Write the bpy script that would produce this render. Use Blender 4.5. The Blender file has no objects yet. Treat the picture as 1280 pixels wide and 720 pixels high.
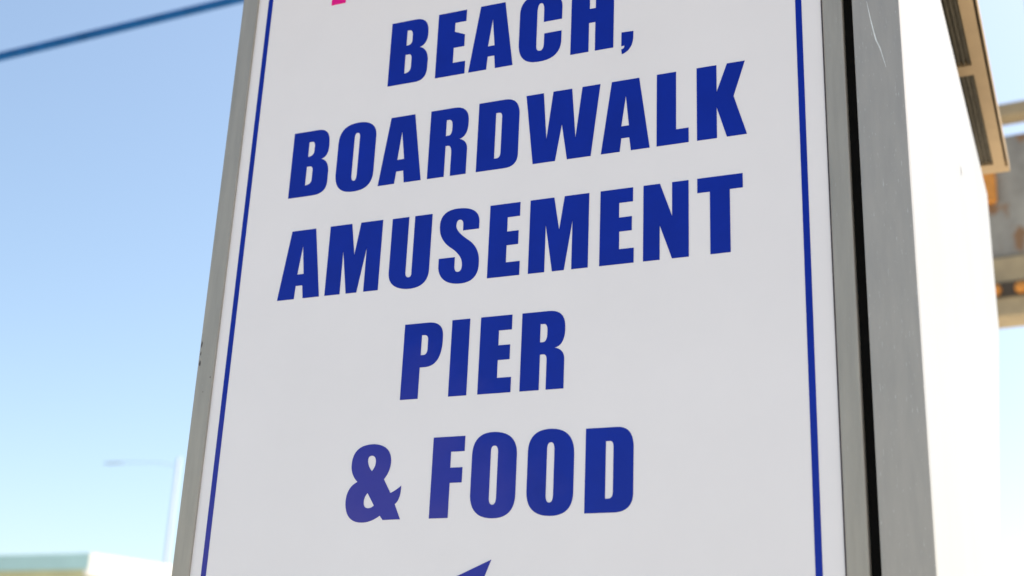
import bpy, bmesh, math, random
from mathutils import Vector, Matrix
from mathutils.geometry import tessellate_polygon

random.seed(7)
R = math.radians
SC = bpy.context.scene
COL = SC.collection

# ------------------------------------------------------------------ camera
cam_d = bpy.data.cameras.new("camera")
cam = bpy.data.objects.new("camera", cam_d)
COL.objects.link(cam)
cam_d.sensor_width = 36.0
cam_d.lens = 36.0 * 1651.13 / 1280.0
cam_d.clip_start = 0.05
cam_d.clip_end = 6000
RIGHT = Vector((0.92010455, 0.38951092, 0.04109572))
UP = Vector((0.09569087, -0.32529698, 0.94075774))
BACK = Vector((0.37980373, -0.86166299, -0.33657987))
m = Matrix((RIGHT, UP, BACK)).transposed().to_4x4()
m.translation = Vector((0.74969, -1.64054, 1.62))
cam.matrix_world = m
cam_d.dof.use_dof = True
cam_d.dof.focus_distance = 1.92
cam_d.dof.aperture_fstop = 3.8
SC.camera = cam

# ------------------------------------------------------------------ sky, sun, exposure
SUN_EL, SUN_AZ = 57.0, 51.0           # azimuth measured from +X towards +Y
world = bpy.data.worlds.new("World")
SC.world = world
world.use_nodes = True
wn = world.node_tree
bg = wn.nodes["Background"]
sky = wn.nodes.new("ShaderNodeTexSky")
sky.sky_type = 'NISHITA'
sky.sun_disc = False
sky.sun_elevation = R(SUN_EL)
sky.sun_rotation = R(90.0 - SUN_AZ)
sky.altitude = 0
sky.air_density = 1.0
sky.dust_density = 1.7
sky.ozone_density = 1.0
tint = wn.nodes.new("ShaderNodeMix")         # camera-like white balance of the sky light
tint.data_type = 'RGBA'
tint.blend_type = 'MULTIPLY'
tint.inputs[0].default_value = 1.0
tint.inputs[7].default_value = (1.02, 1.015, 0.945, 1)
wn.links.new(sky.outputs[0], tint.inputs[6])
wn.links.new(tint.outputs[2], bg.inputs[0])
bg.inputs[1].default_value = 0.105

sun_d = bpy.data.lights.new("sun", 'SUN')
sun_d.energy = 4.8
sun_d.angle = R(0.5)
sun_d.color = (1.0, 0.91, 0.77)
sun = bpy.data.objects.new("sun", sun_d)
COL.objects.link(sun)
to_sun = Vector((math.cos(R(SUN_EL)) * math.cos(R(SUN_AZ)),
                 math.cos(R(SUN_EL)) * math.sin(R(SUN_AZ)), math.sin(R(SUN_EL))))
sun.rotation_euler = to_sun.to_track_quat('Z', 'Y').to_euler()
sun.location = to_sun * 60

SC.view_settings.view_transform = 'Standard'
SC.view_settings.look = 'None'
SC.view_settings.exposure = 1.16
SC.view_settings.gamma = 1.0
SC.view_settings.use_curve_mapping = False
SC.render.engine = 'CYCLES'

# ------------------------------------------------------------------ lettering outlines: sign-plane millimetres, third value 1 = soft control point
LINES = [
    ('BEACH,', [
        ('B', [[(-206.4, 2741.9), (-163.8, 2741.9), (-140.6, 2741.9, 1), (-139.5, 2718.1), (-137.7, 2692.1, 1), (-153.3, 2689.7), (-138.6, 2684.5, 1), (-137.1, 2665.5), (-137.1, 2651.0), (-137.0, 2627.2, 1), (-157.8, 2627.2), (-206.4, 2627.2)], [(-177.5, 2724.1), (-173.3, 2724.1), (-167.7, 2723.3, 1), (-167.2, 2714.4), (-167.2, 2705.0), (-167.1, 2695.7, 1), (-177.5, 2696.1)], [(-177.9, 2679.6), (-171.2, 2679.6), (-166.3, 2678.6, 1), (-166.4, 2670.8), (-166.4, 2656.4), (-166.7, 2645.3, 1), (-177.9, 2645.6)]]),
        ('E', [[(-121.9, 2741.9), (-72.5, 2741.9), (-72.5, 2721.5), (-91.8, 2721.5), (-91.8, 2705.3), (-73.7, 2697.3), (-73.7, 2676.4), (-92.1, 2676.4), (-92.1, 2649.3), (-70.6, 2649.3), (-70.6, 2627.2), (-121.9, 2627.2)]]),
        ('A', [[(-47.8, 2741.9), (-5.9, 2741.9), (11.1, 2627.2), (-18.5, 2627.2), (-20.5, 2649.7), (-31.9, 2649.7), (-33.4, 2627.2), (-64.0, 2627.2)], [(-26.1, 2716.4), (-21.0, 2667.6), (-32.3, 2667.6)]]),
        ('C', [[(60.8, 2693.3), (90.8, 2693.3), (90.8, 2716.8), (89.3, 2741.2, 1), (55.7, 2745.4), (20.4, 2745.5, 1), (20.3, 2714.3), (20.3, 2662.3), (19.9, 2629.7, 1), (45.7, 2625.7), (88.4, 2620.7, 1), (90.6, 2653.7), (90.6, 2672.6), (62.2, 2672.6), (62.2, 2655.6), (62.2, 2642.8, 1), (55.2, 2643.6), (49.4, 2644.2, 1), (49.5, 2654.5), (49.5, 2713.3), (49.8, 2727.9, 1), (55.2, 2727.6), (60.5, 2727.7, 1), (60.8, 2713.3)]]),
        ('H', [[(106.1, 2627.2), (106.1, 2741.9), (135.8, 2741.9), (135.8, 2700.8), (145.4, 2700.8), (145.4, 2741.9), (174.5, 2741.9), (174.5, 2627.2), (145.4, 2627.2), (145.4, 2676.6), (135.1, 2676.6), (135.1, 2627.2)]]),
        (',', [[(187.2, 2650.1), (205.8, 2649.4), (205.5, 2637.5), (204.2, 2617.5, 1), (188.1, 2613.1), (187.2, 2621.3), (192.4, 2621.9, 1), (191.9, 2627.2), (187.1, 2626.8)]]),
    ]),
    ('BOARDWALK', [
        ('B', [[(-372.5, 2568.9), (-327.8, 2568.9), (-305.8, 2568.9, 1), (-305.2, 2545.5), (-302.5, 2519.0, 1), (-317.5, 2516.1), (-303.8, 2512.2, 1), (-302.4, 2493.3), (-302.4, 2476.9), (-301.2, 2453.5, 1), (-328.2, 2453.5), (-372.5, 2453.5)], [(-342.8, 2549.5), (-337.2, 2549.5), (-332.4, 2548.9, 1), (-331.7, 2542.3), (-331.7, 2532.8), (-331.6, 2522.9, 1), (-342.8, 2523.1)], [(-343.2, 2505.7), (-337.5, 2505.7), (-332.2, 2505.5, 1), (-331.6, 2498.6), (-331.6, 2483.3), (-331.2, 2472.8, 1), (-343.2, 2472.8)]]),
        ('O', [[(-246.7, 2570.3), (-220.8, 2567.3, 1), (-219.5, 2544.1), (-219.5, 2481.4), (-219.0, 2446.7, 1), (-259.8, 2450.6), (-286.1, 2452.8, 1), (-287.6, 2481.8), (-287.6, 2538.1), (-287.5, 2573.7, 1)], [(-253.9, 2552.7), (-248.5, 2552.3, 1), (-248.9, 2542.7), (-248.9, 2479.9), (-249.0, 2467.9, 1), (-253.6, 2468.6), (-258.4, 2469.0, 1), (-258.7, 2477.7), (-258.7, 2540.8), (-259.3, 2553.1, 1)]]),
        ('A', [[(-194.1, 2568.9), (-152.2, 2568.9), (-134.6, 2453.5), (-163.8, 2453.5), (-166.1, 2474.1), (-178.5, 2474.1), (-180.8, 2453.5), (-209.4, 2453.5)], [(-173.1, 2542.7), (-166.0, 2493.7), (-178.2, 2493.7)]]),
        ('R', [[(-123.8, 2568.9), (-83.8, 2568.9), (-58.7, 2568.9, 1), (-58.3, 2544.1), (-57.1, 2516.2, 1), (-72.6, 2514.0), (-58.6, 2509.6, 1), (-58.4, 2495.5), (-58.4, 2453.5), (-84.8, 2453.5), (-84.8, 2493.7), (-85.4, 2504.7, 1), (-90.8, 2505.1), (-95.3, 2505.1), (-95.3, 2453.5), (-123.8, 2453.5)], [(-96.0, 2549.6), (-91.4, 2549.6), (-85.8, 2549.0, 1), (-85.5, 2539.3), (-84.5, 2523.1, 1), (-90.6, 2522.2), (-96.0, 2522.2)]]),
        ('D', [[(-41.4, 2568.9), (1.8, 2568.9), (25.7, 2568.9, 1), (26.6, 2541.7), (26.6, 2474.9), (26.6, 2453.5, 1), (5.0, 2453.5), (-41.4, 2453.5)], [(-12.3, 2548.3), (-8.4, 2548.3), (-1.7, 2548.6, 1), (-1.9, 2539.5), (-1.9, 2481.4), (-2.0, 2472.1, 1), (-7.3, 2471.5), (-12.3, 2471.5)]]),
        ('W', [[(37.0, 2568.9), (65.3, 2568.9), (71.9, 2490.1), (80.9, 2568.9), (110.8, 2568.9), (118.1, 2486.3), (127.3, 2568.9), (155.5, 2568.9), (142.5, 2453.5), (105.6, 2453.5), (96.0, 2512.7), (86.7, 2453.5), (51.3, 2453.5)]]),
        ('A', [[(173.4, 2568.9), (215.6, 2568.9), (232.2, 2453.5), (204.0, 2453.5), (201.4, 2474.6), (189.2, 2474.6), (187.1, 2453.5), (158.4, 2453.5)], [(195.4, 2543.0), (200.7, 2493.8), (188.9, 2493.8)]]),
        ('L', [[(242.5, 2568.9), (271.3, 2568.9), (271.3, 2476.2), (289.7, 2476.2), (289.7, 2453.5), (242.5, 2453.5)]]),
        ('K', [[(301.9, 2568.9), (331.0, 2568.9), (331.0, 2525.9), (346.4, 2568.9), (372.2, 2568.9), (355.2, 2515.5), (373.3, 2453.5), (344.8, 2453.5), (330.7, 2501.6), (330.7, 2453.5), (301.9, 2453.5)]]),
    ]),
    ('AMUSEMENT', [
        ('A', [[(-357.4, 2394.6), (-314.1, 2394.6), (-297.3, 2279.8), (-326.4, 2279.8), (-329.2, 2301.4), (-341.3, 2301.4), (-342.5, 2279.8), (-372.9, 2279.8)], [(-334.9, 2368.5), (-328.9, 2320.2), (-340.5, 2320.2)]]),
        ('M', [[(-287.5, 2394.6), (-249.0, 2394.6), (-240.6, 2341.4), (-232.8, 2394.6), (-194.6, 2394.6), (-194.6, 2279.8), (-219.5, 2279.8), (-219.5, 2352.9), (-231.6, 2279.8), (-250.0, 2279.8), (-260.9, 2351.8), (-260.9, 2279.8), (-287.5, 2279.8)]]),
        ('U', [[(-177.8, 2393.7), (-149.4, 2393.7), (-149.4, 2304.3), (-149.4, 2295.7, 1), (-144.4, 2295.0), (-138.5, 2294.2, 1), (-139.1, 2303.1), (-139.1, 2393.7), (-109.8, 2393.7), (-109.8, 2304.3), (-110.0, 2274.7, 1), (-145.3, 2276.6), (-177.1, 2279.8, 1), (-177.8, 2305.1)]]),
        ('S', [[(-57.0, 2360.5), (-30.9, 2360.5), (-30.9, 2373.1), (-32.3, 2393.7, 1), (-60.0, 2396.8), (-98.0, 2400.4, 1), (-96.0, 2369.2), (-95.1, 2349.7, 1), (-77.2, 2335.8), (-56.6, 2321.8, 1), (-55.7, 2306.9), (-55.0, 2294.2, 1), (-62.6, 2295.0), (-67.0, 2295.5, 1), (-68.0, 2302.9), (-68.0, 2318.9), (-94.4, 2318.9), (-94.4, 2304.7), (-91.3, 2279.1, 1), (-61.5, 2276.5), (-26.5, 2273.5, 1), (-28.3, 2308.1), (-29.0, 2331.3, 1), (-48.1, 2344.6), (-68.1, 2359.4, 1), (-68.7, 2369.1), (-68.6, 2379.3, 1), (-62.9, 2378.6), (-57.5, 2377.9, 1), (-57.0, 2369.9)]]),
        ('E', [[(-13.9, 2394.6), (34.4, 2394.6), (34.4, 2372.7), (14.9, 2372.7), (14.9, 2349.8), (33.3, 2349.8), (33.3, 2328.3), (15.0, 2328.3), (15.0, 2301.4), (37.0, 2301.4), (37.0, 2279.8), (-13.9, 2279.8)]]),
        ('M', [[(50.6, 2394.6), (87.8, 2394.6), (96.9, 2342.6), (104.2, 2394.6), (142.0, 2394.6), (142.0, 2279.8), (117.2, 2279.8), (117.2, 2355.7), (105.8, 2279.8), (87.8, 2279.8), (75.8, 2353.4), (75.8, 2279.8), (50.6, 2279.8)]]),
        ('E', [[(159.2, 2394.6), (208.1, 2394.6), (208.1, 2373.0), (187.6, 2373.0), (187.6, 2350.3), (206.7, 2350.3), (206.7, 2328.9), (188.2, 2328.9), (188.2, 2302.1), (209.9, 2302.1), (209.9, 2279.8), (159.2, 2279.8)]]),
        ('N', [[(223.6, 2394.6), (247.7, 2394.6), (265.5, 2343.2), (265.5, 2394.6), (289.3, 2394.6), (289.3, 2279.8), (265.3, 2279.8), (247.6, 2331.3), (247.6, 2279.8), (223.6, 2279.8)]]),
        ('T', [[(301.8, 2394.6), (366.0, 2394.6), (366.0, 2373.1), (347.7, 2373.1), (347.7, 2279.8), (319.6, 2279.8), (319.6, 2372.8), (301.8, 2372.8)]]),
    ]),
    ('PIER', [
        ('P', [[(-143.1, 2220.0), (-105.7, 2220.0), (-79.6, 2220.0, 1), (-79.7, 2197.4), (-77.8, 2152.8, 1), (-105.3, 2152.2), (-114.4, 2152.2), (-114.4, 2105.2), (-143.1, 2105.2)], [(-114.1, 2201.3), (-109.9, 2201.3), (-103.5, 2201.0, 1), (-103.4, 2193.3), (-103.4, 2181.0), (-103.2, 2170.9, 1), (-109.2, 2170.7), (-114.1, 2170.7)]]),
        ('I', [[(-65.7, 2220.0), (-37.1, 2220.0), (-37.1, 2105.2), (-65.7, 2105.2)]]),
        ('E', [[(-19.8, 2220.0), (29.3, 2220.0), (29.3, 2197.9), (9.3, 2197.9), (9.3, 2175.5), (27.7, 2175.5), (27.7, 2153.7), (9.4, 2153.7), (9.4, 2127.4), (31.1, 2127.4), (31.1, 2105.2), (-19.8, 2105.2)]]),
        ('R', [[(44.8, 2220.0), (85.8, 2220.0), (110.4, 2220.0, 1), (110.7, 2194.7), (111.5, 2167.7, 1), (95.6, 2165.1), (110.1, 2162.0, 1), (110.5, 2148.0), (110.5, 2105.2), (84.2, 2105.2), (84.2, 2146.2), (84.7, 2156.2, 1), (79.3, 2156.7), (73.8, 2156.7), (73.8, 2105.2), (44.8, 2105.2)], [(73.3, 2201.6), (78.3, 2201.6), (84.4, 2201.0, 1), (84.1, 2191.2), (84.9, 2175.4, 1), (78.3, 2174.5), (73.3, 2174.5)]]),
    ]),
    ('& FOOD', [
        ('&', [[(-179.3, 2041.8), (-151.9, 2039.2, 1), (-150.2, 2016.4), (-149.5, 2001.8, 1), (-159.7, 1989.8), (-147.7, 1969.6), (-139.5, 1972.7, 1), (-131.1, 1979.4), (-130.7, 1959.1, 1), (-139.6, 1953.4), (-129.4, 1931.8), (-157.0, 1931.7), (-162.2, 1937.9), (-175.9, 1928.5, 1), (-191.0, 1928.9), (-216.7, 1929.6, 1), (-219.3, 1956.5), (-220.8, 1979.7, 1), (-202.5, 1987.7), (-213.0, 1996.8, 1), (-214.3, 2010.5), (-215.8, 2043.1, 1)], [(-182.2, 2025.1), (-174.5, 2024.3, 1), (-174.8, 2014.6), (-175.0, 2007.8, 1), (-180.2, 2002.2), (-186.5, 2008.9, 1), (-187.8, 2016.2), (-188.8, 2025.0, 1)], [(-184.4, 1971.0), (-172.7, 1952.6), (-176.6, 1948.9, 1), (-182.0, 1949.1), (-189.0, 1949.3, 1), (-189.7, 1957.4), (-190.0, 1966.0, 1)]]),
        ('F', [[(-84.2, 2046.3), (-34.8, 2046.3), (-34.8, 2024.6), (-55.7, 2024.6), (-55.7, 2001.8), (-36.8, 2001.8), (-36.8, 1980.4), (-55.3, 1980.4), (-55.3, 1931.5), (-84.2, 1931.5)]]),
        ('O', [[(9.8, 2049.4), (43.7, 2047.9, 1), (44.9, 2017.5), (44.9, 1960.3), (44.4, 1928.0, 1), (11.8, 1929.0), (-20.6, 1929.6, 1), (-22.8, 1960.9), (-22.8, 2018.9), (-21.9, 2050.6, 1)], [(10.7, 2030.1), (16.2, 2029.8, 1), (16.6, 2020.7), (16.6, 1957.6), (16.4, 1947.4, 1), (11.3, 1947.6), (6.1, 1947.8, 1), (5.6, 1956.2), (5.6, 2021.3), (5.3, 2030.3, 1)]]),
        ('O', [[(95.5, 2049.1), (128.2, 2047.6, 1), (128.9, 2013.4), (128.9, 1960.8), (128.9, 1928.7, 1), (95.6, 1929.7), (62.0, 1930.7, 1), (61.3, 1963.3), (61.3, 2018.5), (61.5, 2050.3, 1)], [(94.9, 2030.4), (100.0, 2030.1, 1), (100.2, 2020.3), (100.2, 1958.3), (100.0, 1947.5, 1), (95.0, 1947.7), (89.6, 1947.8, 1), (89.3, 1956.9), (89.3, 2020.9), (89.3, 2030.7, 1)]]),
        ('D', [[(145.2, 2046.3), (189.5, 2046.3), (212.4, 2046.3, 1), (212.8, 2018.2), (212.8, 1955.9), (212.3, 1931.5, 1), (185.7, 1931.5), (145.2, 1931.5)], [(173.9, 2027.7), (179.5, 2027.7), (185.1, 2027.6, 1), (184.8, 2017.9), (184.8, 1960.5), (185.1, 1950.4, 1), (179.0, 1950.0), (173.9, 1950.0)]]),
    ]),
]

# ------------------------------------------------------------------ helpers
def tag(o, label=None, cat=None, kind=None, group=None):
    if label: o["label"] = label
    if cat: o["category"] = cat
    if kind: o["kind"] = kind
    if group: o["group"] = group
    return o

def thing(name, label, cat, loc=(0, 0, 0), rotz=0.0):
    o = bpy.data.objects.new(name, None)
    o.empty_display_size = 0.1
    o.location = loc
    o.rotation_euler = (0, 0, rotz)
    COL.objects.link(o)
    return tag(o, label, cat)

def obj(name, bm, mat, parent=None, smooth=False, label=None):
    bmesh.ops.recalc_face_normals(bm, faces=bm.faces[:])
    me = bpy.data.meshes.new(name)
    bm.to_mesh(me)
    bm.free()
    me.materials.append(mat)
    if smooth:
        for p in me.polygons:
            p.use_smooth = True
    o = bpy.data.objects.new(name, me)
    COL.objects.link(o)
    if parent: o.parent = parent
    if label: o["label"] = label
    return o

def box(bm, x0, x1, y0, y1, z0, z1, bev=0.0, seg=2):
    vs = [bm.verts.new((x, y, z)) for x in (x0, x1) for y in (y0, y1) for z in (z0, z1)]
    f = []
    for q in ((0, 1, 3, 2), (4, 6, 7, 5), (0, 4, 5, 1), (2, 3, 7, 6), (0, 2, 6, 4), (1, 5, 7, 3)):
        f.append(bm.faces.new([vs[i] for i in q]))
    if bev > 0:
        es = list({e for fa in f for e in fa.edges})
        bmesh.ops.bevel(bm, geom=es, offset=bev, segments=seg, profile=0.5, affect='EDGES')
    return bm

def boxes(*args, **kw):
    bm = bmesh.new()
    for a in args:
        box(bm, *a, **kw)
    return bm

def tube(bm, pts, radii, n=16, cap=True):
    pts = [Vector(p) for p in pts]
    if not isinstance(radii, (list, tuple)): radii = [radii] * len(pts)
    rings = []
    for i, p in enumerate(pts):
        d = (pts[min(i + 1, len(pts) - 1)] - pts[max(i - 1, 0)]).normalized()
        a = Vector((0, 0, 1)) if abs(d.z) < 0.9 else Vector((1, 0, 0))
        u = d.cross(a).normalized()
        w = d.cross(u).normalized()
        rings.append([bm.verts.new(p + (u * math.cos(2 * math.pi * k / n) + w * math.sin(2 * math.pi * k / n)) * radii[i])
                      for k in range(n)])
    for a, b in zip(rings, rings[1:]):
        for k in range(n):
            bm.faces.new((a[k], a[(k + 1) % n], b[(k + 1) % n], b[k]))
    if cap:
        bm.faces.new(rings[0][::-1])
        bm.faces.new(rings[-1])
    return bm

def prism(bm, poly, z0, z1):
    lo = [bm.verts.new((x, y, z0)) for x, y in poly]
    hi = [bm.verts.new((x, y, z1)) for x, y in poly]
    n = len(poly)
    for i in range(n):
        bm.faces.new((lo[i], lo[(i + 1) % n], hi[(i + 1) % n], hi[i]))
    bm.faces.new(lo[::-1])
    bm.faces.new(hi)
    return bm

# ------------------------------------------------------------------ materials
def material(name, base, rough=0.5, metal=0.0, spec=0.5, vary=0.0, scale=8.0, stretch=(1, 1, 1),
             vary_rough=0.0, bump=0.0, bump_scale=60.0, coat=0.0, coat_rough=0.1, tint=None,
             speck=None, speck_scale=90.0, speck_at=0.72, detail=6.0):
    mt = bpy.data.materials.new(name)
    mt.use_nodes = True
    nt = mt.node_tree
    N, L = nt.nodes, nt.links
    p = N["Principled BSDF"]
    p.inputs["Base Color"].default_value = (*base, 1)
    p.inputs["Roughness"].default_value = rough
    p.inputs["Metallic"].default_value = metal
    p.inputs["Specular IOR Level"].default_value = spec
    p.inputs["Coat Weight"].default_value = coat
    p.inputs["Coat Roughness"].default_value = coat_rough
    tc = N.new("ShaderNodeTexCoord")
    mp = N.new("ShaderNodeMapping")
    mp.inputs["Scale"].default_value = stretch
    L.new(tc.outputs["Object"], mp.inputs[0])
    col = None
    if vary or tint:
        nz = N.new("ShaderNodeTexNoise")
        nz.inputs["Scale"].default_value = scale
        nz.inputs["Detail"].default_value = detail
        nz.inputs["Roughness"].default_value = 0.6
        L.new(mp.outputs[0], nz.inputs["Vector"])
        rp = N.new("ShaderNodeValToRGB")
        rp.color_ramp.elements[0].position = 0.3
        rp.color_ramp.elements[1].position = 0.7
        a = [c * (1 - vary) for c in base]
        b = list(tint) if tint else [min(1, c * (1 + vary)) for c in base]
        rp.color_ramp.elements[0].color = (*a, 1)
        rp.color_ramp.elements[1].color = (*b, 1)
        L.new(nz.outputs["Fac"], rp.inputs[0])
        col = rp.outputs[0]
        if vary_rough:
            mr = N.new("ShaderNodeMapRange")
            mr.inputs["To Min"].default_value = max(0.02, rough - vary_rough)
            mr.inputs["To Max"].default_value = rough + vary_rough
            L.new(nz.outputs["Fac"], mr.inputs["Value"])
            L.new(mr.outputs[0], p.inputs["Roughness"])
    if speck:
        n2 = N.new("ShaderNodeTexNoise")
        n2.inputs["Scale"].default_value = speck_scale
        n2.inputs["Detail"].default_value = 3
        L.new(mp.outputs[0], n2.inputs["Vector"])
        r2 = N.new("ShaderNodeValToRGB")
        r2.color_ramp.elements[0].position = speck_at
        r2.color_ramp.elements[1].position = min(1, speck_at + 0.05)
        L.new(n2.outputs["Fac"], r2.inputs[0])
        mx = N.new("ShaderNodeMix")
        mx.data_type = 'RGBA'
        L.new(r2.outputs[0], mx.inputs[0])
        if col is not None: L.new(col, mx.inputs[6])
        else: mx.inputs[6].default_value = (*base, 1)
        mx.inputs[7].default_value = (*speck, 1)
        col = mx.outputs[2]
    if col is not None:
        L.new(col, p.inputs["Base Color"])
    if bump:
        n3 = N.new("ShaderNodeTexNoise")
        n3.inputs["Scale"].default_value = bump_scale
        n3.inputs["Detail"].default_value = 5
        L.new(mp.outputs[0], n3.inputs["Vector"])
        bp = N.new("ShaderNodeBump")
        bp.inputs["Strength"].default_value = bump
        bp.inputs["Distance"].default_value = 0.004
        L.new(n3.outputs["Fac"], bp.inputs["Height"])
        L.new(bp.outputs[0], p.inputs["Normal"])
    return mt

M_white = material("white sign face", (0.81, 0.79, 0.825), rough=0.30, vary=0.02, scale=4.0, bump=0.04, bump_scale=5, speck=(0.70, 0.69, 0.68),
                   speck_scale=160, speck_at=0.78)
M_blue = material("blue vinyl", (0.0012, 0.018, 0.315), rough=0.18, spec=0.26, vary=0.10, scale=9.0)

def violet_patch(mt, centre, radius, colour, strength):
    """Ragged patch of the print, fixed on the sign, where the blue is mixed towards violet."""
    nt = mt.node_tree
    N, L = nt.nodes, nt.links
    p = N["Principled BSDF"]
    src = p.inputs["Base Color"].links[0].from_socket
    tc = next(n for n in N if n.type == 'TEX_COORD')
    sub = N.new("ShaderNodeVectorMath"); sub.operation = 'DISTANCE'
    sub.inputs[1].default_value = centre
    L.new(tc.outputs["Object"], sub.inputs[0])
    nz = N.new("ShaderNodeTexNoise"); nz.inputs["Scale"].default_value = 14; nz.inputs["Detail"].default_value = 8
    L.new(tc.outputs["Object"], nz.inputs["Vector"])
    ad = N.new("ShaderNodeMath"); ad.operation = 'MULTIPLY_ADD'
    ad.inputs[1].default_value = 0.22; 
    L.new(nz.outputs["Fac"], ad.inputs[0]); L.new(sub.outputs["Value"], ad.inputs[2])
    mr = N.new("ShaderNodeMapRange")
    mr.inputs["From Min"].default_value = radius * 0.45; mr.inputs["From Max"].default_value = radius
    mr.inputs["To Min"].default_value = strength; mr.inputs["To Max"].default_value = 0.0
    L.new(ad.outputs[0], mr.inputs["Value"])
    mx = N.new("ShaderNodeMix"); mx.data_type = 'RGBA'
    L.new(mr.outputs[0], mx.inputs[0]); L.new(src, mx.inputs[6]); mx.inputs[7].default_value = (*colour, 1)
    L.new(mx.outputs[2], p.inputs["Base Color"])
M_pink = material("magenta vinyl", (0.75, 0.002, 0.24), rough=0.2, spec=0.32, vary=0.06, scale=9.0)
violet_patch(M_blue, (-0.26, 0.0, 0.38), 0.50, (0.062, 0.052, 0.32), 0.8)
M_frame = material("dull aluminium", (0.37, 0.345, 0.305), rough=0.42, metal=0.35, vary=0.09, scale=14.0, stretch=(5, 5, 0.5),
                   vary_rough=0.08, bump=0.10, bump_scale=140, speck=(0.45, 0.44, 0.42), speck_scale=110, speck_at=0.70)
M_post = material("brushed galvanised steel", (0.395, 0.372, 0.345), rough=0.45, metal=0.35, vary=0.06, scale=22.0, stretch=(4, 4, 0.6),
                  vary_rough=0.08, bump=0.08, bump_scale=160, speck=(0.54, 0.54, 0.52), speck_scale=120, speck_at=0.65)
M_bright = material("bare scratched metal", (0.72, 0.74, 0.74), rough=0.4, metal=0.1, vary=0.2, scale=60)
M_chip_shade = material("dark chip and joint shade", (0.06, 0.05, 0.06), rough=0.7, vary=0.3, scale=80)  # chipped spots, and the painted shade line beside the right rail
M_groove_shade = material("black groove shade", (0.006, 0.006, 0.006), rough=0.9, spec=0.1, vary=0.2, scale=30)  # near-black colour holding the shade of the groove beside the sign
M_wall = material("white painted sheet", (0.405, 0.41, 0.42), rough=0.5, vary=0.05, scale=2.0, stretch=(1, 1, 0.4), bump=0.03, bump_scale=25)
M_soffit = material("tan painted soffit", (0.40, 0.285, 0.165), rough=0.65, vary=0.10, scale=9, bump=0.05, bump_scale=80)
M_vent = material("dark vent mesh", (0.085, 0.072, 0.05), rough=0.7, vary=0.35, scale=40, stretch=(4, 1, 1))
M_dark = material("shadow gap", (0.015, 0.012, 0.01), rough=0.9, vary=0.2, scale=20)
M_asphalt = material("asphalt", (0.055, 0.055, 0.056), rough=0.85, vary=0.25, scale=6, bump=0.3, bump_scale=120)
M_concrete = material("pale concrete", (0.46, 0.42, 0.345), rough=0.85, vary=0.14, scale=1.5, bump=0.2, bump_scale=60)
M_sand = material("sandy ground", (0.44, 0.38, 0.28), rough=0.95, vary=0.18, scale=0.3, bump=0.2, bump_scale=20)
M_paint = material("road paint", (0.75, 0.74, 0.70), rough=0.6, vary=0.08, scale=12)
M_cable = material("blue cable sheath", (0.002, 0.075, 0.26), rough=0.7, spec=0.2, vary=0.2, scale=10)
M_wood = material("grey timber pole", (0.16, 0.13, 0.10), rough=0.85, vary=0.3, scale=6, stretch=(4, 4, 0.4), bump=0.3, bump_scale=40)
M_teal = material("teal metal fascia", (0.38, 0.60, 0.64), rough=0.45, vary=0.08, scale=1.0)
M_whitefascia = material("white fascia", (0.80, 0.80, 0.78), rough=0.5, vary=0.03, scale=1.0)
M_yellow = material("yellow green stucco", (0.48, 0.49, 0.33), rough=0.85, vary=0.10, scale=2.0, bump=0.2, bump_scale=30)
M_beige = material("beige stucco", (0.50, 0.43, 0.33), rough=0.85, vary=0.10, scale=2.0, bump=0.2, bump_scale=30)
M_roof = material("grey roof felt", (0.22, 0.23, 0.24), rough=0.9, vary=0.15, scale=1.5)
M_glass = material("dark window glass", (0.03, 0.045, 0.055), rough=0.06, vary=0.1, scale=1.0)
M_lamp = material("pale grey lamp paint", (0.31, 0.36, 0.44), rough=0.7, vary=0.06, scale=3)
M_grime = material("weathered grey metal", (0.27, 0.255, 0.24), rough=0.7, vary=0.35, scale=3.5, tint=(0.34, 0.33, 0.30), bump=0.2, bump_scale=20, speck=(0.22, 0.125, 0.065), speck_scale=4.5, speck_at=0.56)
M_tan = material("weathered tan metal", (0.36, 0.29, 0.19), rough=0.7, vary=0.3, scale=5.0, tint=(0.45, 0.36, 0.22), bump=0.2, bump_scale=20)
M_orange = material("orange paint", (0.62, 0.25, 0.04), rough=0.6, vary=0.3, scale=9)
M_brown = material("dark brown metal", (0.06, 0.045, 0.03), rough=0.7, vary=0.3, scale=10)

# ------------------------------------------------------------------ setting: ground, pavement, road
bm = bmesh.new()
G = 3000
bm.faces.new([bm.verts.new(v) for v in ((-G, -G, -0.14), (G, -G, -0.14), (G, G, -0.14), (-G, G, -0.14))])
tag(obj("ground", bm, M_sand), kind="structure")
tag(obj("pavement", boxes((-60, 60, -4.5, 14, -0.135, 0.0)), M_concrete), kind="structure")
tag(obj("kerb", boxes((-60, 60, -4.66, -4.502, -0.135, 0.006), bev=0.015), M_concrete), kind="structure")
bm = bmesh.new()
bm.faces.new([bm.verts.new(v) for v in ((-60, -13, -0.132), (60, -13, -0.132), (60, -4.662, -0.132), (-60, -4.662, -0.132))])
tag(obj("road", bm, M_asphalt), kind="structure")
bm = bmesh.new()
for k in range(-9, 10):
    x = k * 6.0
    bm.faces.new([bm.verts.new(v) for v in ((x, -8.9, -0.128), (x + 3, -8.9, -0.128), (x + 3, -8.78, -0.128), (x, -8.78, -0.128))])
tag(obj("road_marking", bm, M_paint), kind="structure")

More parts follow.
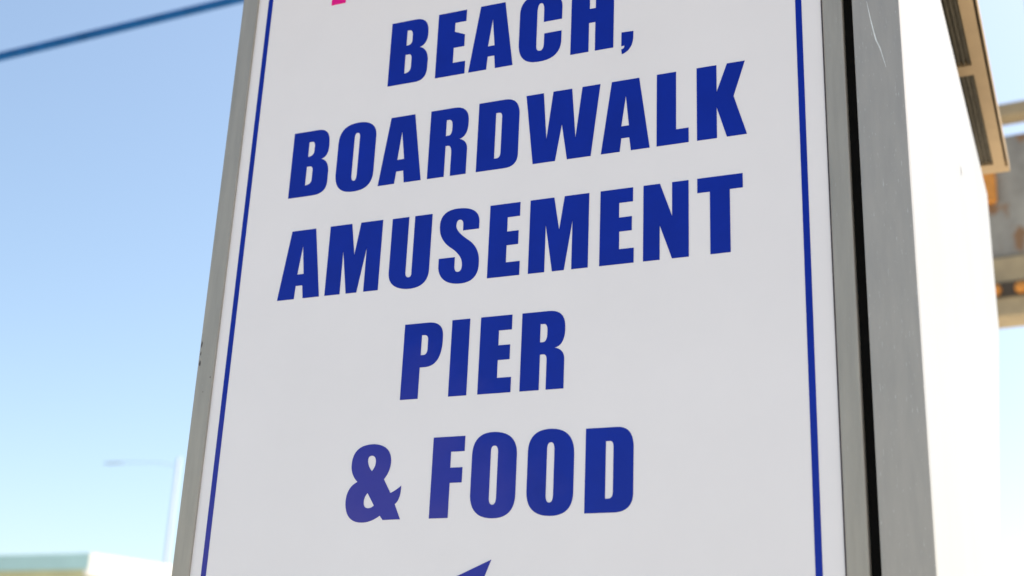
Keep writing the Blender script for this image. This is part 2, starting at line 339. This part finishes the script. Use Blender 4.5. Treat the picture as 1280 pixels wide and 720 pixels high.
# ------------------------------------------------------------------ kiosk the sign is fixed to
kiosk = thing("kiosk", "tall white kiosk with grey corner trim and tan vented eave, right of the sign face", "kiosk", (0.587, 0, 0), -0.0118)
def kobj(name, bm, mat, parent, label=None):
    for v in bm.verts: v.co.x -= 0.587
    return obj(name, bm, mat, parent, label=label)
WX = 0.587                      # sunlit side wall plane
WT = 3.045                       # top of the side wall
def prism_x(poly, x0, x1):
    bm = bmesh.new()
    a = [bm.verts.new((x0, y, z)) for y, z in poly]
    c = [bm.verts.new((x1, y, z)) for y, z in poly]
    n = len(poly)
    for i in range(n):
        bm.faces.new((a[i], a[(i + 1) % n], c[(i + 1) % n], c[i]))
    bm.faces.new(a[::-1])
    bm.faces.new(c)
    return bm
# the upper cabinet overhangs at the back on a raked underside
SW = kobj("side_wall", prism_x([(0.021, 0), (0.55, 0), (0.55, 1.45), (1.70, 2.685), (1.70, WT), (0.021, WT)], 0.565, WX - 0.001), M_wall, kiosk, label="sunlit white side wall")
bm = bmesh.new()
for i in range(1):
    bm.faces.new([bm.verts.new((WX + 0.0002, y, z)) for y, z in ((0.880, 2.748), (0.888, 2.745), (0.893, 2.757), (0.886, 2.768), (0.879, 2.758))])
kobj("scuff", bm, M_frame, SW, label="small grey scuff mark")
kobj("front_wall", boxes((-0.44, 0.563, 0.062, 0.10, 0, WT)), M_wall, kiosk)
kobj("back_wall", boxes((-0.44, 0.563, 1.66, 1.695, 2.70, WT)), M_wall, kiosk)
kobj("raked_underside", prism_x([(0.545, 1.46), (1.695, 2.695), (1.66, 2.698), (0.545, 1.51)], -0.418, 0.563), M_wall, kiosk)
kobj("back_wall", boxes((-0.418, 0.563, 0.51, 0.544, 0, 1.50)), M_wall, kiosk)
kobj("side_wall", prism_x([(0.102, 0), (0.545, 0), (0.545, 1.455), (1.657, 2.65), (1.657, WT), (0.102, WT)], -0.44, -0.42), M_wall, kiosk)
tr = kobj("corner_trim", boxes((0.524, WX, 0.0, 0.02, 0, WT), bev=0.0015), M_post, kiosk, label="scratched grey steel corner trim")
# a long bright scratch and a few nicks on the trim
bm = bmesh.new()
def sliver(bm, pts, w, y):
    vs0, vs1 = [], []
    n = len(pts)
    for i, (x, z) in enumerate(pts):
        t = i / (n - 1)
        ww = w * (0.25 + 0.75 * math.sin(math.pi * t))
        vs0.append(bm.verts.new((x - ww, y, z)))
        vs1.append(bm.verts.new((x + ww, y, z)))
    for i in range(n - 1):
        bm.faces.new((vs0[i], vs1[i], vs1[i + 1], vs0[i + 1]))
SCR = [(0.5445, 2.631), (0.5480, 2.605), (0.5515, 2.581), (0.5545, 2.567), (0.5587, 2.5545), (0.5618, 2.540), (0.5655, 2.5236)]
sliver(bm, [(a[0] + random.uniform(-.0003, .0003), a[1]) for a in SCR], 0.0010, -0.0004)
kobj("scratch", bm, M_bright, tr, label="long bright diagonal scratch")
kobj("groove_shade", boxes((0.5112, 0.5238, 0.012, 0.060, 1.2, WT)), M_groove_shade, kiosk, label="black strip painted as shade in the gap between sign and corner trim")  # deep shade of the groove, put in as a black strip
# recessed band that carries the roof above the wall
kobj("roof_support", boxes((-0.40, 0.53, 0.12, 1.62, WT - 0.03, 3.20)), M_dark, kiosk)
ZS = 3.18
bm = bmesh.new()
EX1, EY0, EY1 = 0.640, -0.20, 1.872
SLOTS = [(0.155, 0.677), (0.724, 1.246), (1.293, 1.815)]               # (y0, y1) of each vent
VX0, VX1, GX0, GX1 = 0.560, 0.602, 0.631, 0.637      # vent strip and drip groove, across
xs = [-0.60, VX0, VX1, GX0, GX1, EX1]
ys = [EY0] + [v for s_ in SLOTS for v in s_] + [EY1]
gy1 = EY1 - 0.035
def quad(bm, x0, x1, y0, y1, z):
    bm.faces.new([bm.verts.new(v) for v in ((x0, y0, z), (x1, y0, z), (x1, y1, z), (x0, y1, z))])
def wallq(bm, a, b, z0, z1):
    bm.faces.new([bm.verts.new(v) for v in ((a[0], a[1], z0), (b[0], b[1], z0), (b[0], b[1], z1), (a[0], a[1], z1))])
quad(bm, -0.60, VX0, EY0, EY1, ZS)
prev = EY0
for (a, b) in SLOTS + [(EY1, EY1)]:
    if a > prev: quad(bm, VX0, VX1, prev, a, ZS)
    if b > a:
        for p, q in (((VX0, a), (VX1, a)), ((VX1, a), (VX1, b)), ((VX1, b), (VX0, b)), ((VX0, b), (VX0, a))):
            wallq(bm, p, q, ZS, ZS + 0.012)
    prev = b
quad(bm, VX1, GX0, EY0, EY1, ZS)
quad(bm, GX0, GX1, gy1, EY1, ZS)
for p, q in (((GX0, EY0), (GX0, gy1)), ((GX1, EY0), (GX1, gy1)), ((GX0, gy1), (GX1, gy1))):
    wallq(bm, p, q, ZS, ZS + 0.015)
quad(bm, GX1, EX1, EY0, EY1, ZS)
for p, q in (((-0.60, EY0), (EX1, EY0)), ((EX1, EY0), (EX1, EY1)), ((EX1, EY1), (-0.60, EY1)), ((-0.60, EY1), (-0.60, EY0))):
    wallq(bm, p, q, ZS, ZS + 0.022)
quad(bm, -0.60, EX1, EY0, EY1, ZS + 0.022)
roof = kobj("eave", bm, M_soffit, kiosk, label="tan overhanging eave with vent slots")
for (a, b) in SLOTS:
    bmv = bmesh.new()
    box(bmv, VX0 - 0.002, VX1 + 0.002, a - 0.002, b + 0.002, ZS + 0.012, ZS + 0.02)
    # louvre bars inside the slot
    nb = 4
    for k in range(nb):
        xk = VX0 + (VX1 - VX0) * (k + 0.5) / nb
        box(bmv, xk - 0.0018, xk + 0.0018, a + 0.001, b - 0.001, ZS + 0.003, ZS + 0.0115)
    kobj("vent", bmv, M_vent, roof)
kobj("drip_groove", boxes((GX0 + 0.0002, GX1 - 0.0002, EY0 + 0.001, gy1 - 0.001, ZS + 0.014, ZS + 0.018)), M_dark, roof)

# ------------------------------------------------------------------ the sign
sign = thing("directory_sign", "large white sign with blue capital lettering and thin blue border in a grey metal frame", "sign", (0, 0, 1.45))
S0 = 1.45
ZB, ZT = 1.47, 2.99
def sobj(name, bm, mat, parent, label=None):
    for v in bm.verts: v.co.z -= S0
    return obj(name, bm, mat, parent, label=label)
panel = sobj("face_panel", boxes((-0.49, 0.496, 0.0, 0.012, ZB - 0.01, ZT + 0.01)), M_white, sign, "white printed sign face")
sobj("back_box", boxes((-0.494, 0.503, 0.0125, 0.060, ZB - 0.01, ZT + 0.01)), M_frame, sign)
fy0, fy1 = -0.004, 0.058
FRL, FRR = (-0.5055, -0.4745), (0.4835, 0.511)
rail = sobj("frame_rail", boxes((FRL[0], FRL[1], fy0, fy1, ZB - 0.03, ZT + 0.03), bev=0.0015, seg=3), M_frame, sign)
sobj("frame_rail", boxes((FRR[0], FRR[1], fy0, fy1, ZB - 0.03, ZT + 0.03), bev=0.0035, seg=3), M_frame, sign)
sobj("frame_rail", boxes((FRL[1] + 0.0005, FRR[0] - 0.0005, fy0, fy1, ZT, ZT + 0.03), bev=0.003, seg=3), M_frame, sign)
sobj("frame_rail", boxes((FRL[1] + 0.0005, FRR[0] - 0.0005, fy0, fy1, ZB - 0.03, ZB), bev=0.003, seg=3), M_frame, sign)
sobj("joint_shade", boxes((FRR[0] - 0.0016, FRR[0] + 0.001, -0.0015, -0.0002, ZB, ZT)), M_chip_shade, sign)  # shade of the panel and rail joint, painted as a dark strip
# chipped spots on the outer edge of the left rail
for (cx, cz, a, c) in [(-0.5022, 2.219, .0014, .006), (-0.5022, 2.203, .0011, .004), (-0.5018, 2.187, .0018, .005), (-0.4785, 2.163, .0012, .0012), (-0.489, 2.14, .001, .001)]:
    n = 9
    bm = bmesh.new()
    bm.faces.new([bm.verts.new((cx + a * (0.6 + 0.5 * random.random()) * math.cos(2 * math.pi * k / n), fy0 - 0.0003,
                                cz + c * (0.6 + 0.5 * random.random()) * math.sin(2 * math.pi * k / n))) for k in range(n)])
    sobj("paint_chip", bm, M_chip_shade, rail)

def outline(path):
    """TrueType style outline (corner points and soft control points) -> polygon."""
    n = len(path)
    full = []
    for i in range(n):
        p, q = path[i], path[(i + 1) % n]
        full.append(p)
        if len(p) > 2 and len(q) > 2:
            full.append(((p[0] + q[0]) / 2, (p[1] + q[1]) / 2))
    k0 = next(i for i, p in enumerate(full) if len(p) == 2)
    full = full[k0:] + full[:k0] + [full[k0]]
    out = []
    i = 0
    while i < len(full) - 1:
        p, q = full[i], full[i + 1]
        out.append((p[0], p[1]))
        if len(q) > 2:
            r = full[i + 2]
            for s in range(1, 10):
                t = s / 10
                out.append(((1 - t) ** 2 * p[0] + 2 * t * (1 - t) * q[0] + t * t * r[0],
                            (1 - t) ** 2 * p[1] + 2 * t * (1 - t) * q[1] + t * t * r[1]))
            i += 2
        else:
            i += 1
    return out

def glyph(paths, y=-0.0006, thick=0.0005):
    polys = [outline(p) for p in paths]
    tri = tessellate_polygon([[Vector((x, z, 0)) for x, z in p] for p in polys])
    flat = [c for p in polys for c in p]
    bm = bmesh.new()
    fr = [bm.verts.new((x / 1000, y, z / 1000)) for x, z in flat]
    bk = [bm.verts.new((x / 1000, y + thick, z / 1000)) for x, z in flat]
    for t in tri:
        try: bm.faces.new([fr[i] for i in t])
        except ValueError: pass
    o = 0
    for p in polys:
        n = len(p)
        for i in range(n):
            bm.faces.new((fr[o + i], fr[o + (i + 1) % n], bk[o + (i + 1) % n], bk[o + i]))
        o += n
    return bm

for word, letters in LINES:
    for ch, paths in letters:
        nm = "comma" if ch == "," else "ampersand" if ch == "&" else "letter"
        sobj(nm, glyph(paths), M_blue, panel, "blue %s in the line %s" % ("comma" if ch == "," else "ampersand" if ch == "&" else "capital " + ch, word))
sobj("letter", glyph([[(-327, 2801.2), (-300, 2801.2), (-300, 2915), (-327, 2915)]]), M_pink, panel, "magenta letter stem at the top edge of the picture")
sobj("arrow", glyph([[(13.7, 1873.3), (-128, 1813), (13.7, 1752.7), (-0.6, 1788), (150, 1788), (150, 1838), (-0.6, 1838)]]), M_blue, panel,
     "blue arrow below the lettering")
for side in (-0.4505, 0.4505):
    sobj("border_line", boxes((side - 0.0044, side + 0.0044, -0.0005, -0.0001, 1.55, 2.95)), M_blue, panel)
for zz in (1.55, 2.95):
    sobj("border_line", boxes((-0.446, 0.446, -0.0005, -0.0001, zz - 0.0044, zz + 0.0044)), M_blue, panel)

# ------------------------------------------------------------------ low shop beyond, bottom left
shop = thing("shop_building", "low flat roofed shop with teal fascia and white sunlit end, far off at lower left", "building", (-20.03, 22.44, -0.14))
ang = R(70)
dx, dy = math.cos(ang), math.sin(ang)
Hs = 5.80
def para(u0, u1, v0, v1):       # u: along the left face (-X), v: along the right face
    return [(-u0 + v0 * dx, v0 * dy), (-u1 + v0 * dx, v0 * dy), (-u1 + v1 * dx, v1 * dy), (-u0 + v1 * dx, v1 * dy)]
UL, VL = 15.0, 9.0
obj("wall", prism(bmesh.new(), [(-0.15, .15), (-UL, .15), (-UL, .30), (-0.15, .30)], 0, Hs - 0.36), M_yellow, shop, label="yellow green stucco wall")
obj("wall", prism(bmesh.new(), para(0.12, 0.27, 0.34, VL), 0, Hs - 0.45), M_beige, shop, label="beige stucco wall")
obj("wall", prism(bmesh.new(), para(0.28, UL, VL - .15, VL), 0, Hs - 0.45), M_beige, shop)
obj("wall", prism(bmesh.new(), para(UL - .15, UL, 0.34, VL - .16), 0, Hs - 0.45), M_beige, shop)
obj("fascia", prism(bmesh.new(), [(-0.005, 0), (-UL - .1, 0), (-UL - .1, .14), (-0.005, .14)], Hs - 0.36, Hs), M_teal, shop, label="teal metal fascia")
obj("fascia", prism(bmesh.new(), para(0.0, 0.11, 0.005, VL + .1), Hs - 0.50, Hs + 0.01), M_whitefascia, shop, label="white sunlit fascia")
obj("roof", prism(bmesh.new(), para(0.12, UL, 0.16, VL), Hs - 0.12, Hs - 0.04), M_roof, shop)
for k in range(3):
    u = 2.2 + k * 4.2
    w = obj("window", boxes((-u - 2.6, -u, 0.10, 0.149, 1.0, 3.2)), M_whitefascia, shop)
    obj("pane", boxes((-u - 2.5, -u - .1, 0.08, 0.098, 1.1, 3.1)), M_glass, w)
dr = obj("door", boxes((-1.75, -0.7, 0.09, 0.148, 0.0, 2.3)), M_teal, shop)
obj("handle", boxes((-1.6, -1.56, 0.05, 0.089, 0.95, 1.2)), M_bright, dr)

# ------------------------------------------------------------------ street lamp, bottom left beside the sign edge
lamp = thing("street_lamp", "slender pale street lamp with a long arm, beside the left edge of the sign", "street lamp", (-21.24, 26.75, -0.14))
bm = bmesh.new()
tube(bm, [(0, 0, 0), (0, 0, 0.25), (0, 0, 0.3), (0, 0, 9.0)], [0.15, 0.15, 0.075, 0.05], n=14)
obj("pole", bm, M_lamp, lamp, smooth=True)
bm = bmesh.new()
tube(bm, [(0.0, 0, 8.75), (-0.5, -0.1, 8.86), (-1.1, -0.2, 8.88), (-1.6, -0.3, 8.88)], 0.009, n=8)
obj("arm", bm, M_lamp, lamp, smooth=True)
bm = bmesh.new()
tube(bm, [(-1.55, -0.29, 8.88), (-1.7, -0.32, 8.87), (-2.05, -0.385, 8.86), (-2.15, -0.4, 8.86)], [0.015, 0.028, 0.028, 0.012], n=10)
obj("lamp_head", bm, M_lamp, lamp, smooth=True)

# ------------------------------------------------------------------ mast with the weathered housing, right edge
mast = thing("mast", "tall pale grey steel mast rising at the right edge behind the kiosk", "mast", (0.80, 7.45, 0.0))
bm = bmesh.new()
tube(bm, [(0, 0, 0), (0, 0, 0.3), (0, 0, 0.32), (0, 0, 9.2)], [0.17, 0.17, 0.085, 0.06], n=18)
obj("pole", bm, M_lamp, mast, smooth=True)
bm = bmesh.new()
tube(bm, [(0, 0, 8.55), (0, 0, 8.75)], 0.085, n=18)
obj("cable_collar", bm, M_grime, mast, smooth=True)

hs = thing("ride_housing", "weathered grey and tan metal housing with orange lamps, hung on the mast behind the kiosk", "housing", (0.41, 7.10, 4.47), R(-6))
W_ = 1.3
obj("body", boxes((-0.10, W_, 0.0, 0.24, 0.42, 1.30), bev=0.02), M_grime, hs, label="weathered grey body")
obj("lower_band", boxes((-0.10, W_, -0.02, 0.24, 0.0, 0.415), bev=0.012), M_tan, hs, label="tan lower band")
obj("top_rail", boxes((0.02, W_, -0.05, 0.10, 1.41, 1.52), bev=0.02), M_tan, hs, label="tan rail across the top")
for k in range(3):
    bm = boxes((0.50 + k * 0.3, 0.54 + k * 0.3, 0.10, 0.14, 1.302, 1.408))
    obj("rail_post", bm, M_brown, hs)
obj("lamp_strip", boxes((-0.10, W_, -0.032, -0.021, 0.13, 0.235)), M_brown, hs)
for k in range(8):
    bm = bmesh.new()
    x = -0.035 + k * 0.165
    tube(bm, [(x, -0.033, 0.183), (x, -0.05, 0.183), (x, -0.07, 0.183), (x, -0.078, 0.183)], [0.042, 0.042, 0.030, 0.010], n=14)
    obj("lamp", bm, M_orange, hs, smooth=True)
obj("end_bracket", boxes((-0.09, 0.03, -0.06, -0.002, 0.80, 1.10), bev=0.02), M_orange, hs, label="orange bracket at the end")
for zb in (0.5, 1.05):
    obj("mounting_bracket", boxes((0.30, 0.52, 0.242, 0.30, zb, zb + 0.12)), M_brown, hs)

# ------------------------------------------------------------------ overhead cable and the post it runs to
P1 = Vector((0.74, 7.45, 8.66))
P0 = Vector((-6.447, 4.897, 6.473))
d = (P1 - P0)
A = P0 - d * 1.35
pts = []
for i in range(41):
    t = i / 40
    p = A.lerp(P1, t)
    pts.append(p)
bm = bmesh.new()
tube(bm, pts, 0.033, n=12)
tag(obj("overhead_cable", bm, M_cable, smooth=True), "dark blue overhead cable crossing the sky at the upper left", "cable")
up = thing("utility_pole", "grey timber utility pole holding the low end of the overhead cable", "pole", (A.x, A.y, -0.0))
bm = bmesh.new()
tube(bm, [(0, 0, 0), (0, 0, A.z + 0.9)], [0.15, 0.11], n=14)
obj("pole", bm, M_wood, up, smooth=True)
bm = bmesh.new()
tube(bm, [(0, 0, A.z - 0.1), (0, 0, A.z + 0.1)], 0.14, n=14)
obj("collar", bm, M_grime, up, smooth=True)
